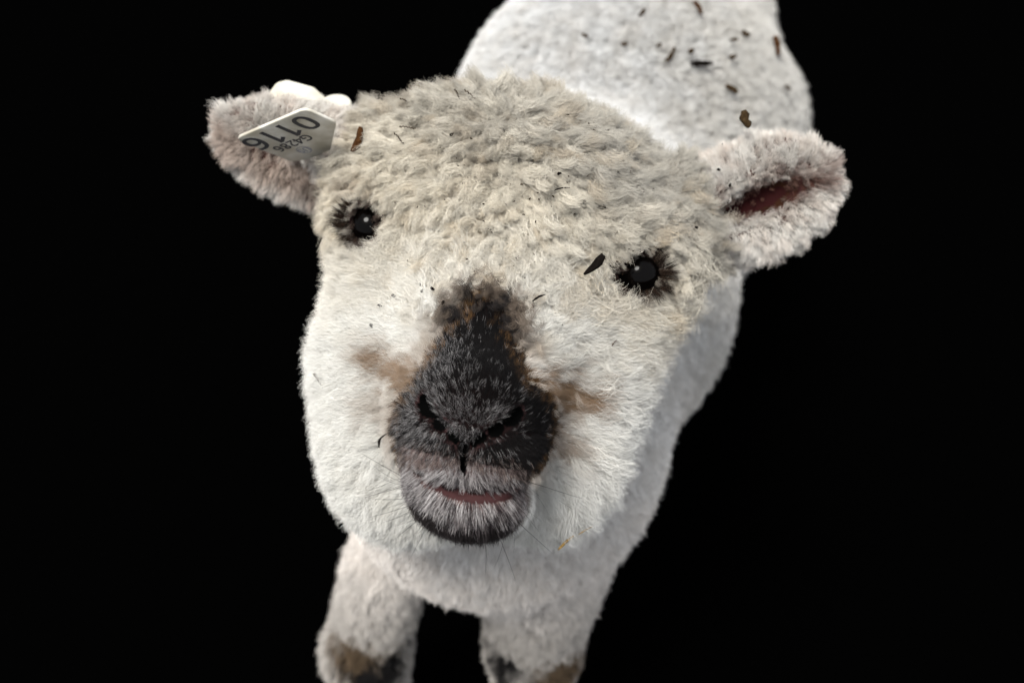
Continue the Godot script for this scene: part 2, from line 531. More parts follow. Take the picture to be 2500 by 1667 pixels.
func scatter(sk: Hull, head_count: int) -> void:
	var crown3 := spot(1235, 320, 0.575)
	var nose3 := spot(1148, 1020, 0.49)
	var down := Vector3(0, -1, 0)
	for t in range(0, sk.q.size(), 4):
		var ia := sk.q[t]
		var ic := sk.q[t + 2]
		var a := sk.v[ia]
		var b := sk.v[sk.q[t + 1]]
		var cc := sk.v[ic]
		var d := sk.v[sk.q[t + 3]]
		var area := 0.5 * (cc - a).cross(d - b).length()
		var nrm := (sk.n[ia] + sk.n[ic]).normalized()
		var mid := (a + cc) * 0.5
		var on_head := ia < head_count
		var q := local(mid)
		if on_head and q.z < -0.085 and absf(q.x) < 0.10:
			continue
		if not on_head:
			# body
			if field(head, head_cut, mid) < -0.004:
				continue
			var want := area * 70000.0
			while rng.randf() < want:
				want -= 1.0
				var p := a.lerp(b, rng.randf()).lerp(d.lerp(cc, rng.randf()), rng.randf())
				var c := body_color(p)
				var low := 1.0 - smoothstep(0.12, 0.22, p.y)
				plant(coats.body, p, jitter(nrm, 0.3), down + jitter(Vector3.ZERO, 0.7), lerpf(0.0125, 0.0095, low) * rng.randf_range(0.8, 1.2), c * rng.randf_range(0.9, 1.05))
			continue
		var q2 := Vector2(q.x, q.y)
		# ears
		var er := ear_r.transposed() * (mid - ear_r_at)
		var el := ear_l.transposed() * (mid - ear_l_at)
		var which := 0
		if er.x > -0.032 and er.x < 0.05 and absf(er.y) < 0.04 and absf(er.z) < 0.03: which = 1
		if el.x < 0.034 and el.x > -0.05 and absf(el.y) < 0.04 and absf(el.z) < 0.03: which = 2
		if which > 0:
			var e := er if which == 1 else el
			var ax := ear_r if which == 1 else ear_l
			var inner := maxf(0.0, 1.0 - Vector2((e.x + (0.004 if which == 1 else -0.004)) / 0.034, (e.y + 0.001) / 0.0098).length()) if e.z > -0.004 else 0.0
			inner = maxf(0.0, inner + fine.get_noise_3dv(mid * 0.6) * 0.7) if inner > 0.0 else 0.0
			var want := area * (280000.0 if inner <= 0.0 else (25000.0 if which == 1 else 200000.0))
			while rng.randf() < want:
				want -= 1.0
				var p := a.lerp(b, rng.randf()).lerp(d.lerp(cc, rng.randf()), rng.randf())
				var out := ax * Vector3(e.x * 0.5, e.y * 1.6, 0.0)
				var c := pick(Color(0.86, 0.825, 0.77), Color(0.75, 0.65, 0.575), noise.get_noise_3dv(p * 1.5) + 0.2)
				if which == 1 and e.z > -0.003:
					c = pick(Color(0.16, 0.08, 0.06), c, smoothstep(0.6, 1.9, Vector2((e.x + 0.004) / 0.034, e.y / 0.008).length() + noise.get_noise_3dv(p * 1.4)))
				if which == 2 and e.z > 0.0:
					c = pick(c, Color(0.42, 0.31, 0.25), 0.75 * smoothstep(0.012, -0.004, e.y) * (1.0 - smoothstep(0.008, 0.02, absf(e.y + 0.006))))
				plant(coats.ear, p, jitter(nrm, 0.35), out.normalized() + jitter(Vector3.ZERO, 0.3), (0.0072 if inner <= 0.0 else 0.006) * rng.randf_range(0.7, 1.2) * (1.0 + 0.8 * noise.get_noise_3dv(p * 1.2)), c * rng.randf_range(0.88, 1.05))
			continue
		var md := muzzle_distance(q2) + fine.get_noise_3dv(mid) * 0.005 + rng.randf_range(-0.0025, 0.0025) * (1.0 + 1.0 * smoothstep(-0.065, -0.04, q.y))
		var cd := chin_distance(q2)
		var front := q.z > -0.02
		var eye_d := eye_distance(mid)
		if eye_d < 0.0102:
			continue
		if front and (md < 0.001 or cd < -0.002):
			if hairless(mid, nrm):
				continue
			var low: bool = q2.y < marks.mouth.y - 0.002 or cd < md - 0.008
			var want := area * (750000.0 if low else 3400000.0)
			while rng.randf() < want:
				want -= 1.0
				var p := a.lerp(b, rng.randf()).lerp(d.lerp(cc, rng.randf()), rng.randf())
				var c := muzzle_color(p, q, md, cd)
				var dir := (p - nose3).normalized() + face.y * (0.5 if q2.y > marks.nose.y else -0.5)
				if low:
					plant(coats.chin, p, jitter(nrm, 0.15), (p - spot(1130, 1150, 0.48)).normalized() - face.y * 0.6 + jitter(Vector3.ZERO, 0.25), rng.randf_range(0.005, 0.0085) * (1.0 + 0.7 * smoothstep(0.016, 0.034, marks.mouth.y - q2.y)), c)
				else:
					plant(coats.short, p, jitter(nrm, 0.2), dir + jitter(Vector3.ZERO, 0.5), rng.randf_range(0.0032, 0.0055) * (0.7 if q2.y < marks.mouth.y + 0.016 else 1.0), c)
			continue
		# wool
		var top := smoothstep(-0.036, 0.010, q.y + noise.get_noise_3dv(mid) * 0.016)
		var fall := lerpf(0.65, 1.0, smoothstep(-0.025, 0.03, q.y))
		var mids := (1.0 - smoothstep(0.010, 0.035, md)) * smoothstep(-0.055, -0.035, q.y)
		var near_eye := smoothstep(0.009, 0.026, eye_d)
		var near_muz := smoothstep(-0.002, 0.022, minf(md, cd))
		var out := mid - crown3
		if top < 0.5:
			out = (mid - nose3) * 1.0
			out += down * 0.04
		var want := area * 260000.0
		while rng.randf() < want:
			want -= 1.0
			var p := a.lerp(b, rng.randf()).lerp(d.lerp(cc, rng.randf()), rng.randf())
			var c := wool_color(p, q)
			c *= rng.randf_range(0.88, 1.04)
			var size := lerpf(0.45, 1.0, near_eye) * lerpf(0.45, 1.0, near_muz)
			var gather := lean(p) * lerpf(0.0018, 0.0022, top)
			var swell := 0.5 + 0.5 * staple.get_noise_3dv(p)
			var dir := out.normalized() * lerpf(1.0, 0.8, top) + jitter(Vector3.ZERO, 0.27) + gather
			if rng.randf() < top:
				var roll := rng.randf()
				var up := (nrm + gather * 0.35).normalized()
				size *= 0.65 + 0.7 * swell
				pass
				if roll < 0.34:
					plant(coats.lock, p, jitter(up, 0.3), dir, 0.0140 * fall * size * rng.randf_range(0.7, 1.3), c * rng.randf_range(0.85, 1.05))
				elif roll < 0.43:
					plant(coats.curl, p, jitter(up, 0.4), dir + jitter(Vector3.ZERO, 0.5), 0.0095 * fall * rng.randf_range(0.6, 1.3), c)
				elif roll < 0.72 and eye_d > 0.019:
					plant(coats.fuzz, p, jitter(up, 0.3), dir, (0.0115 + 0.007 * smoothstep(0.01, 0.05, q.x) * (1.0 - smoothstep(0.0, 0.05, q.y))) * size * rng.randf_range(0.6, 1.5), c * 1.05)
				else:
					plant(coats.cheek, p, jitter(nrm, 0.3), dir, 0.009 * size, c)
			elif rng.randf() < mids:
				plant(coats.curl, p, jitter(nrm, 0.3), dir + jitter(Vector3.ZERO, 0.6), 0.0085 * rng.randf_range(0.7, 1.3), c)
			else:
				plant(coats.cheek, p, jitter(nrm, 0.2), dir, (0.0155 + 0.005 * smoothstep(0.035, 0.065, q.x)) * size * rng.randf_range(0.7, 1.2), c)

	# lashes round both eyes, whiskers on the chin and lips
	for e in 2:
		var at: Vector3 = [eye_r_at, eye_l_at][e]
		for i in 130:
			var a := rng.randfn(0.5, 1.5) if e == 0 else rng.randfn(PI - 0.2, 0.9)
			var rim: Vector3 = at + face * (Vector3(cos(a), sin(a) * 0.9, 0.0) * rng.randf_range(0.0100, 0.0125) + Vector3(0, 0, 0.008))
			var outer := cos(a) * (1.0 if e == 0 else -1.0)
			var out: Vector3 = face * Vector3(cos(a), sin(a), 0.0)
			plant(coats.lash, rim, (face.z + out * 0.6).normalized(), out + jitter(Vector3.ZERO, 0.3), rng.randf_range(0.004, 0.007) + 0.006 * maxf(outer, 0.0), pick(Color(0.008, 0.006, 0.005), Color(0.045, 0.026, 0.016), rng.randf() * rng.randf()))
	for i in 46:
		var a := rng.randf_range(PI * 0.98, TAU * 1.01)
		var p := on(1142 + cos(a) * rng.randf_range(120, 190), 1160 - sin(a) * rng.randf_range(60, 135))
		var out: Vector3 = face * Vector3(cos(a), sin(a), 0.15)
		plant(coats.whisker, p, (face.z * 0.4 + out).normalized(), out + jitter(Vector3.ZERO, 0.3), rng.randf_range(0.014, 0.034), Color(0.04, 0.035, 0.035))

func hairless(p: Vector3, nrm: Vector3) -> bool:
	for i in range(4, head_cut.size()):
		if head_cut[i].far(p) < (0.0008 if i < 10 else 0.0003):
			return true
	var q := local(p)
	var lx: float = (q.x - lip_at.x) / 0.0215
	var ly: float = (q.y - lip_at.y - 0.0022 * lx * lx + 0.0008) / 0.0034
	return lx * lx + ly * ly < 1.0

var knee_marks := []
func plan_knees() -> void:
	var mud := Color(0.11, 0.075, 0.045)
	var black := Color(0.008, 0.007, 0.007)
	knee_marks = [[on(880, 1615), 0.034, mud], [on(1370, 1640), 0.032, mud], [on(945, 1612), 0.022, black], [on(915, 1665), 0.030, black], [on(1235, 1620), 0.024, black], [on(1250, 1665), 0.022, black]]

var lip_at := Vector3.ZERO

func body_color(p: Vector3) -> Color:
	var n := noise.get_noise_3dv(p * 0.6)
	var c := pick(Color(0.88, 0.88, 0.875), Color(0.80, 0.785, 0.76), n + 0.4)
	var chest_lift := smoothstep(0.10, -0.06, p.y - 0.32) * smoothstep(-0.30, -0.10, p.z)  # where the chest is tinted paler and warmer against the shadow of the head
	c = pick(c, Color(0.88, 0.82, 0.765), chest_lift + n * 0.3)
	c = pick(c, Color(0.50, 0.465, 0.43), 1.0 - smoothstep(0.17, 0.27, p.y + n * 0.03))  # legs greyed by height: shade put into the wool colour
	c = pick(c, Color(0.64, 0.615, 0.57), smoothstep(0.05, 0.20, p.x + n * 0.05) * 0.8)  # drab dirt and painted shade together, growing towards the right flank
	var f := noise.get_noise_3dv(p * 1.3) * 0.012
	for k in knee_marks:
		c = pick(c, k[2], 1.0 - smoothstep(k[1] * 0.45, k[1] * 1.1, p.distance_to(k[0]) + f * 1.6))
	return c

# wool gathers into staples: fibres lean towards the nearest swelling of this noise
var staple := FastNoiseLite.new()
func lean(p: Vector3) -> Vector3:
	var n := staple.get_noise_3dv(p)
	return Vector3(staple.get_noise_3dv(p + Vector3(0.001, 0, 0)) - n, staple.get_noise_3dv(p + Vector3(0, 0.001, 0)) - n, staple.get_noise_3dv(p + Vector3(0, 0, 0.001)) - n) * 1000.0

func jitter(v: Vector3, a: float) -> Vector3:
	var r := v + Vector3(rng.randf_range(-a, a), rng.randf_range(-a, a), rng.randf_range(-a, a))
	return r.normalized() if v != Vector3.ZERO else r

func skin_color(p: Vector3, nrm: Vector3, on_head: bool) -> Color:
	if not on_head:
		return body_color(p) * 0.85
	var q := local(p)
	var q2 := Vector2(q.x, q.y)
	var er := ear_r.transposed() * (p - ear_r_at)
	var el := ear_l.transposed() * (p - ear_l_at)
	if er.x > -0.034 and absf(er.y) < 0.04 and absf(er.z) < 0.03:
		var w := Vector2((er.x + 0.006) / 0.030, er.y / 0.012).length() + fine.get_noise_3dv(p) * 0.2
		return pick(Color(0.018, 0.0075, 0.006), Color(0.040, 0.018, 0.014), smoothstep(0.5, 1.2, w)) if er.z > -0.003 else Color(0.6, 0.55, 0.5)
	if el.x < 0.036 and absf(el.y) < 0.04 and absf(el.z) < 0.03:
		return Color(0.085, 0.04, 0.032) if el.z > -0.003 else Color(0.6, 0.55, 0.5)
	var eye_d := eye_distance(p)
	if eye_d < 0.0165:
		return Color(0.010, 0.007, 0.006)
	for i in range(4, head_cut.size()):
		if head_cut[i].far(p) < (0.0007 if i < 10 else 0.0005):
			return Color(0.0035, 0.0032, 0.0032) if i < 11 else Color(0.008, 0.006, 0.006)
	var lx: float = (q.x - lip_at.x) / 0.0205
	var ly: float = (q.y - lip_at.y - 0.0022 * lx * lx + 0.0008) / 0.0034
	if q.z > 0.0 and lx * lx + ly * ly < 1.1:
		return Color(0.036, 0.019, 0.017)
	var md := minf(muzzle_distance(q2), chin_distance(q2))
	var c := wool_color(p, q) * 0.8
	if q.z > -0.02:
		var f := fine.get_noise_3dv(p)
		var dk := Color(0.008, 0.007, 0.007)
		if q2.y < marks.mouth.y + 0.012:
			dk = Color(0.10, 0.07, 0.065)
		c = pick(c, dk, 1.0 - smoothstep(-0.004, 0.004, md + f * 0.004))
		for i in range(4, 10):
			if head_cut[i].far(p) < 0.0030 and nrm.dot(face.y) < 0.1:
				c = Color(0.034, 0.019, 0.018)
	return c

func part(called: String, m: Mesh, mat: Material, parent: Node3D, at := Vector3.ZERO) -> MeshInstance3D:
	var o := MeshInstance3D.new()
	o.name = called
	o.mesh = m
	o.material_override = mat
	o.position = at
	parent.add_child(o, true)
	return o

func skin_mesh(sk: Hull) -> ArrayMesh:
	var idx := PackedInt32Array()
	for t in range(0, sk.q.size(), 4):
		idx.append_array([sk.q[t], sk.q[t + 1], sk.q[t + 2], sk.q[t], sk.q[t + 2], sk.q[t + 3]])
	var a := []
	a.resize(Mesh.ARRAY_MAX)
	var moved := PackedVector3Array()
	moved.resize(sk.v.size())
	for i in sk.v.size():
		moved[i] = sk.v[i] - root_at
	a[Mesh.ARRAY_VERTEX] = moved
	a[Mesh.ARRAY_NORMAL] = sk.n
	if sk.c.size():
		a[Mesh.ARRAY_COLOR] = sk.c
	a[Mesh.ARRAY_INDEX] = idx
	var m := ArrayMesh.new()
	m.add_surface_from_arrays(Mesh.PRIMITIVE_TRIANGLES, a)
	return m

func _ready() -> void:
	rng.seed = 7
	noise.seed = 3
	noise.frequency = 60.0
	fine.seed = 5
	staple.seed = 17
	staple.noise_type = FastNoiseLite.TYPE_SIMPLEX
	staple.fractal_type = FastNoiseLite.FRACTAL_NONE
	staple.frequency = 85.0
	fine.frequency = 220.0
	plan()
	plan_grooves()
	plan_marks()
	lip_at = local(spot(1138, 1207, 0.483))
	plan_coats()
	plan_knees()
	# camera
	var cam := Camera3D.new()
	cam.name = "camera"
	cam.transform = Transform3D(view, EYE)
	cam.fov = FOV
	cam.near = 0.05
	cam.far = 100.0
	var lens := CameraAttributesPhysical.new()
	lens.frustum_focal_length = 12.0 / tan(deg_to_rad(FOV * 0.5))
	lens.frustum_focus_distance = 0.525
	lens.frustum_near = 0.05
	lens.frustum_far = 100.0
	lens.exposure_aperture = 6.3
	cam.attributes = lens
	add_child(cam)
	# sky, sun, exposure
	var sky := Sky.new()
	var sm := ProceduralSkyMaterial.new()
	sm.sky_top_color = Color(0.80, 0.815, 0.84)
	sm.sky_horizon_color = Color(0.79, 0.80, 0.815)
	sm.ground_bottom_color = Color(0.01, 0.01, 0.01)
	sm.ground_horizon_color = Color(0.02, 0.02, 0.02)
	sky.sky_material = sm
	var env := Environment.new()
	env.background_mode = Environment.BG_SKY
	env.sky = sky
	env.tonemap_mode = Environment.TONE_MAPPER_LINEAR
	env.tonemap_exposure = 2.0
	env.sdfgi_enabled = true
	env.ssao_enabled = true
	env.ssil_enabled = true
	var we := WorldEnvironment.new()
	we.name = "environment"
	we.environment = env
	add_child(we)
	var sun := DirectionalLight3D.new()
	sun.name = "sun"
	sun.light_energy = 1.0
	sun.light_angular_distance = 22.0
	sun.light_color = Color(1.0, 0.99, 0.968)
	sun.shadow_enabled = true
	add_child(sun)
	sun.look_at_from_position(view * Vector3(-0.27, 0.44, 0.85), Vector3.ZERO, Vector3.UP)
	# ground
	var g := MeshInstance3D.new()
	g.name = "ground"
	var gm := PlaneMesh.new()
	gm.size = Vector2(60, 60)
	g.mesh = gm
	var gmat := StandardMaterial3D.new()
	gmat.albedo_color = Color(0.004, 0.004, 0.004)
	gmat.roughness = 1.0
	gmat.specular_mode = BaseMaterial3D.SPECULAR_DISABLED
	g.material_override = gmat
	g.set_meta("kind", "structure")
	add_child(g)
	# lamb
	var t0 := Time.get_ticks_msec()
	var sk := Hull.new()
	var muz_box := AABB(spot(1148, 1030, 0.495) - Vector3(0.06, 0.072, 0.05), Vector3(0.12, 0.144, 0.10))
	net(sk, head, head_cut, AABB(face_at - Vector3(0.24, 0.16, 0.2), Vector3(0.48, 0.32, 0.36)), 0.002, muz_box.grow(-0.006))
	net(sk, head, head_cut, muz_box, 0.0011)
	var head_count := sk.v.size()
	print("head ", sk.v.size(), " ", Time.get_ticks_msec() - t0)
	net(sk, body, [], AABB(Vector3(-0.25, -0.01, -0.8), Vector3(0.7, 0.75, 1.2)), 0.008)
	print("body ", sk.v.size(), " ", Time.get_ticks_msec() - t0)
	smooth_normals(sk)
	sk.c.resize(sk.v.size())
	for i in sk.v.size():
		sk.c[i] = skin_color(sk.v[i], sk.n[i], i < head_count)
	print("colour ", Time.get_ticks_msec() - t0)
	var lamb := MeshInstance3D.new()
	lamb.name = "lamb"
	lamb.mesh = skin_mesh(sk)
	lamb.material_override = surface_material(0.85, 0.12)
	lamb.position = root_at
	lamb.set_meta("label", "woolly white lamb with dark muzzle looking up at the viewer")
	lamb.set_meta("category", "lamb")
	add_child(lamb)
	for e in [eye_r_at, eye_l_at]:
		var s := SphereMesh.new()
		s.radius = 0.0125
		s.height = 0.025
		var m := StandardMaterial3D.new()
		m.albedo_color = Color(0.012, 0.008, 0.007)
		m.roughness = 0.03
		m.metallic_specular = 0.19
		part("eye", s, m, lamb, e - root_at)
	if FUR:
		scatter(sk, head_count)
		print("scatter ", Time.get_ticks_msec() - t0)
		var total := 0
		var mat := surface_material(0.75, 0.3)
		mat.backlight_enabled = true
		mat.backlight = Color(0.44, 0.43, 0.41)
		var matte := surface_material(0.6, 0.15)
		for key in coats:
			var coat: Coat = coats[key]
			for i in coat.shapes.size():
				var count: int = coat.rows[i].size() / 16
				total += count
				if count == 0:
					continue
				var mmesh := MultiMesh.new()
				mmesh.transform_format = MultiMesh.TRANSFORM_3D
				mmesh.use_colors = true
				mmesh.mesh = coat.shapes[i]
				mmesh.instance_count = count
				mmesh.buffer = coat.rows[i]
				var inst := MultiMeshInstance3D.new()
				inst.name = coat.called
				inst.multimesh = mmesh
				inst.material_override = matte if key in ["short", "chin", "lash", "whisker"] else mat
				inst.set_meta("kind", "stuff")
				lamb.add_child(inst, true)
		print("tufts ", total)
	ear_tag()
	litter()
	print("all ", Time.get_ticks_msec() - t0)

# ---------------------------------------------------------------- the tag in the ear
func thing(called: String, label: String, category: String, at: Vector3, group := "") -> Node3D:
	var o := Node3D.new()
	o.name = called
	add_child(o, true)
	o.position = at
	o.set_meta("label", label)
	o.set_meta("category", category)
	if group != "":
		o.set_meta("group", group)
	return o

# a plate with rounded corners and softened rims, its outline in metres
func plate(outline: PackedVector2Array, corner: float, thick: float) -> ArrayMesh:
	var mmo := PackedVector2Array()
	for p in outline: mmo.append(p * 1000.0)
	var shrunk: PackedVector2Array = Geometry2D.offset_polygon(mmo, -corner * 1000.0, Geometry2D.JOIN_MITER)[0]
	var round_: PackedVector2Array = Geometry2D.offset_polygon(shrunk, corner * 1000.0, Geometry2D.JOIN_ROUND)[0]
	if Geometry2D.is_polygon_clockwise(round_): round_.reverse()
	var st := SurfaceTool.new()
	st.begin(Mesh.PRIMITIVE_TRIANGLES)
	var count := round_.size()
	var center := Vector2.ZERO
	for p in round_: center += p / count
	var rings := []
	var bev := thick * 300.0
	for r in [[bev, thick * 0.5], [bev * 0.3, thick * 0.5 - bev * 0.0003], [0.0, thick * 0.5 - bev * 0.001], [0.0, -thick * 0.5 + bev * 0.001], [bev * 0.3, -thick * 0.5 + bev * 0.0003], [bev, -thick * 0.5]]:
		var ring := PackedVector3Array()
		for i in count:
			var a := round_[(i + count - 1) % count]
			var b := round_[(i + 1) % count]
			var nrm := Vector2((b - a).y, -(b - a).x).normalized()
			var p: Vector2 = round_[i] - nrm * r[0]
			ring.append(Vector3(p.x * 0.001, p.y * 0.001, r[1]))
		rings.append(ring)
	for k in rings.size() - 1:
		for i in count:
			var j := (i + 1) % count
			for p in [rings[k][i], rings[k][j], rings[k + 1][i], rings[k][j], rings[k + 1][j], rings[k + 1][i]]:
				st.add_vertex(p)
	for side in [0, rings.size() - 1]:
		var mid := Vector3(center.x * 0.001, center.y * 0.001, rings[side][0].z)
		for i in count:
			var j := (i + 1) % count
			var tri := [mid, rings[side][j], rings[side][i]] if side == 0 else [mid, rings[side][i], rings[side][j]]
			for p in tri: st.add_vertex(p)
	st.index()
	st.generate_normals()
	return st.commit()

func lettering(called: String, text: String, height: float, parent: Node3D, at: Vector3, ink: Material, wide := 1.0) -> void:
	var tm := TextMesh.new()
	var f := SystemFont.new()
	f.font_names = PackedStringArray(["Droid Sans"])
	var bolder := FontVariation.new()
	bolder.base_font = f
	bolder.variation_embolden = 0.45
	tm.font = bolder
	tm.text = text
	tm.font_size = 64
	tm.pixel_size = height / 46.0
	tm.depth = 0.0003
	tm.curve_step = 2.0
	var o := part(called, tm, ink, parent, at)
	o.scale = Vector3(wide, 1, 1)

func ear_tag() -> void:
	var b := spot(745, 262, 0.550)
	var a := spot(573, 336, 0.580)
	var e := spot(746, 386, 0.610)
	var x := (a - b).normalized()
	var y0 := e - a
	var y := (y0 - x * y0.dot(x)).normalized()
	var z := x.cross(y)
	var w := (a - b).length()
	var h := y0.length()
	var tag := thing("ear_tag", "white plastic ear tag numbered 0116 in the lamb's ear", "ear tag", b)
	tag.basis = Basis(x, y, z)
	var m := StandardMaterial3D.new()
	m.albedo_color = Color(0.66, 0.65, 0.61).linear_to_srgb()
	m.roughness = 0.38
	var old := FastNoiseLite.new()
	old.seed = 11
	old.frequency = 0.012
	var tex := NoiseTexture2D.new()
	tex.noise = old
	tex.width = 256
	tex.height = 256
	tex.seamless = true
	var ramp := Gradient.new()
	ramp.colors = PackedColorArray([Color(0.70, 0.67, 0.60), Color(1, 1, 1)])
	tex.color_ramp = ramp
	m.albedo_texture = tex
	m.uv1_triplanar = true
	m.uv1_scale = Vector3.ONE * 14.0
	var front := part("front_panel", plate(PackedVector2Array([Vector2(0, 0), Vector2(w, 0), Vector2(w, h * 0.92), Vector2(w * 0.80, h), Vector2(w * 0.50, h), Vector2(0, h * 0.50)]), 0.004, 0.0018), m, tag)
	var ink := StandardMaterial3D.new()
	ink.albedo_color = Color(0.03, 0.03, 0.035).linear_to_srgb()
	ink.roughness = 0.6
	var faded := StandardMaterial3D.new()
	faded.albedo_color = Color(0.24, 0.24, 0.26).linear_to_srgb()
	faded.roughness = 0.6
	lettering("number_lettering", "0116", h * 0.34, front, Vector3(w * 0.56, h * 0.24, 0.00095), ink, 1.08)
	lettering("code_lettering", "G4286", h * 0.15, front, Vector3(w * 0.64, h * 0.53, 0.00095), ink)
	var ring := TorusMesh.new()
	ring.inner_radius = h * 0.085
	ring.outer_radius = h * 0.10
	ring.rings = 24
	ring.ring_segments = 6
	var em := part("emblem", ring, faded, front, Vector3(w * 0.68, h * 0.76, 0.00095))
	em.rotation.x = PI / 2
	em.scale = Vector3(1, 0.3, 1)
	lettering("emblem_lettering", "US", h * 0.09, front, Vector3(w * 0.68, h * 0.76, 0.00095), faded)
	# the half of the tag behind the ear, and the round head of its pin
	var c := spot(725, 250, 0.652)
	var inv := tag.transform.affine_inverse()
	var back := part("back_panel", plate(PackedVector2Array([Vector2(-0.024, -0.010), Vector2(0.022, -0.020), Vector2(0.0215, 0.001), Vector2(0.009, 0.0115), Vector2(-0.007, 0.0145), Vector2(-0.013, 0.012)]), 0.003, 0.002), m, tag)
	back.transform = inv * Transform3D(view * Basis(Vector3.RIGHT, -0.35) * Basis(Vector3.UP, 0.2), c)
	var pin := CylinderMesh.new()
	pin.top_radius = 0.0028
	pin.bottom_radius = 0.0028
	pin.height = 0.012
	var stem := part("pin", pin, m, front, Vector3(w * 0.66, h * 0.88, -0.0065))
	stem.rotation.x = PI / 2
	var knob := part("pin_head", plate(circle(0.0095), 0.002, 0.005), m, tag)
	knob.transform = inv * Transform3D(view * Basis(Vector3.RIGHT, -0.75), spot(820, 258, 0.650))

func circle(r: float) -> PackedVector2Array:
	var p := PackedVector2Array()
	for i in 28:
		p.append(Vector2(cos(i * TAU / 28.0), sin(i * TAU / 28.0)) * r)
	return p

# ---------------------------------------------------------------- bits of bark, straw and dirt caught in the wool
func chip(size: float, width: float, thick: float, bend: float, taper_: float, ragged: float) -> ArrayMesh:
	var st := SurfaceTool.new()
	st.begin(Mesh.PRIMITIVE_TRIANGLES)
	var rings := []
	for s in 8:
		var t := s / 7.0
		var grow := pow(sin(PI * clampf(t * 0.94 + 0.03, 0, 1)), 0.28) * lerpf(1.0, 1.0 - taper_, t)
		var ring := PackedVector3Array()
		for k in 6:
			var a := k * TAU / 6.0
			var rough := 1.0 + rng.randf_range(-ragged, ragged)
			ring.append(Vector3((t - 0.5) * size + rng.randf_range(-ragged, ragged) * size * 0.04, cos(a) * width * 0.5 * grow * rough + bend * size * sin(PI * t), sin(a) * thick * 0.5 * grow * rough))
		rings.append(ring)
	for s in 7:
		for k in 6:
			var j := (k + 1) % 6
			for p in [rings[s][k], rings[s][j], rings[s + 1][k], rings[s][j], rings[s + 1][j], rings[s + 1][k]]:
				st.add_vertex(p)
	for end in [0, 7]:
		for k in 6:
			var j := (k + 1) % 6
			var mid := Vector3(rings[end][0].x, bend * size * sin(PI * end / 7.0), 0)
			for p in ([mid, rings[end][j], rings[end][k]] if end == 0 else [mid, rings[end][k], rings[end][j]]):
				st.add_vertex(p)
	st.index()
	st.generate_normals()
	return st.commit()

func thread(size: float, width: float) -> ArrayMesh:
	var v := PackedVector3Array()
	var st := SurfaceTool.new()
	st.begin(Mesh.PRIMITIVE_TRIANGLES)
	var n := 26
	for s in n + 1:
		var t := float(s) / n
		var at := Vector3((t - 0.5) * size, sin(t * 34.0 + rng.randf()) * size * 0.035 + sin(t * 5.0) * size * 0.05, cos(t * 27.0) * size * 0.02)
		for k in 4:
			v.append(at + Vector3(0, cos(k * TAU / 4), sin(k * TAU / 4)) * width * 0.5)
	for s in n:
		for k in 4:
			var a := s * 4 + k
			var b := s * 4 + (k + 1) % 4
			for i in [a, b, a + 4, b, b + 4, a + 4]: st.add_vertex(v[i])
	st.index()
	st.generate_normals()
	return st.commit()

var bits := {}
func bark(c: Color) -> StandardMaterial3D:
	if not bits.has(c):
		var m := StandardMaterial3D.new()
		m.albedo_color = c.linear_to_srgb()
		m.roughness = 0.9
		m.metallic_specular = 0.12
		var f := FastNoiseLite.new()
		f.seed = 21
		f.frequency = 0.05
		var t := NoiseTexture2D.new()
		t.noise = f
		t.width = 128
		t.height = 128
		t.seamless = true
		var r := Gradient.new()
		r.colors = PackedColorArray([Color(0.45, 0.42, 0.4), Color(1, 1, 1)])
		t.color_ramp = r
		m.albedo_texture = t
		m.uv1_triplanar = true
		m.uv1_scale = Vector3.ONE * 90.0
		bits[c] = m
	return bits[c]

func drop(called: String, label: String, category: String, mesh: Mesh, mat: Material, u: float, v: float, turn: float, lift: float, group := "") -> void:
	var p := on(u, v, lift)
	var o := part(called, mesh, mat, self, p)
	o.basis = view * Basis(Vector3.BACK, deg_to_rad(turn)) * Basis(Vector3.RIGHT, rng.randf_range(-0.3, 0.3))
	o.set_meta("label", label)
	o.set_meta("category", category)
	if group != "":
		o.set_meta("group", group)

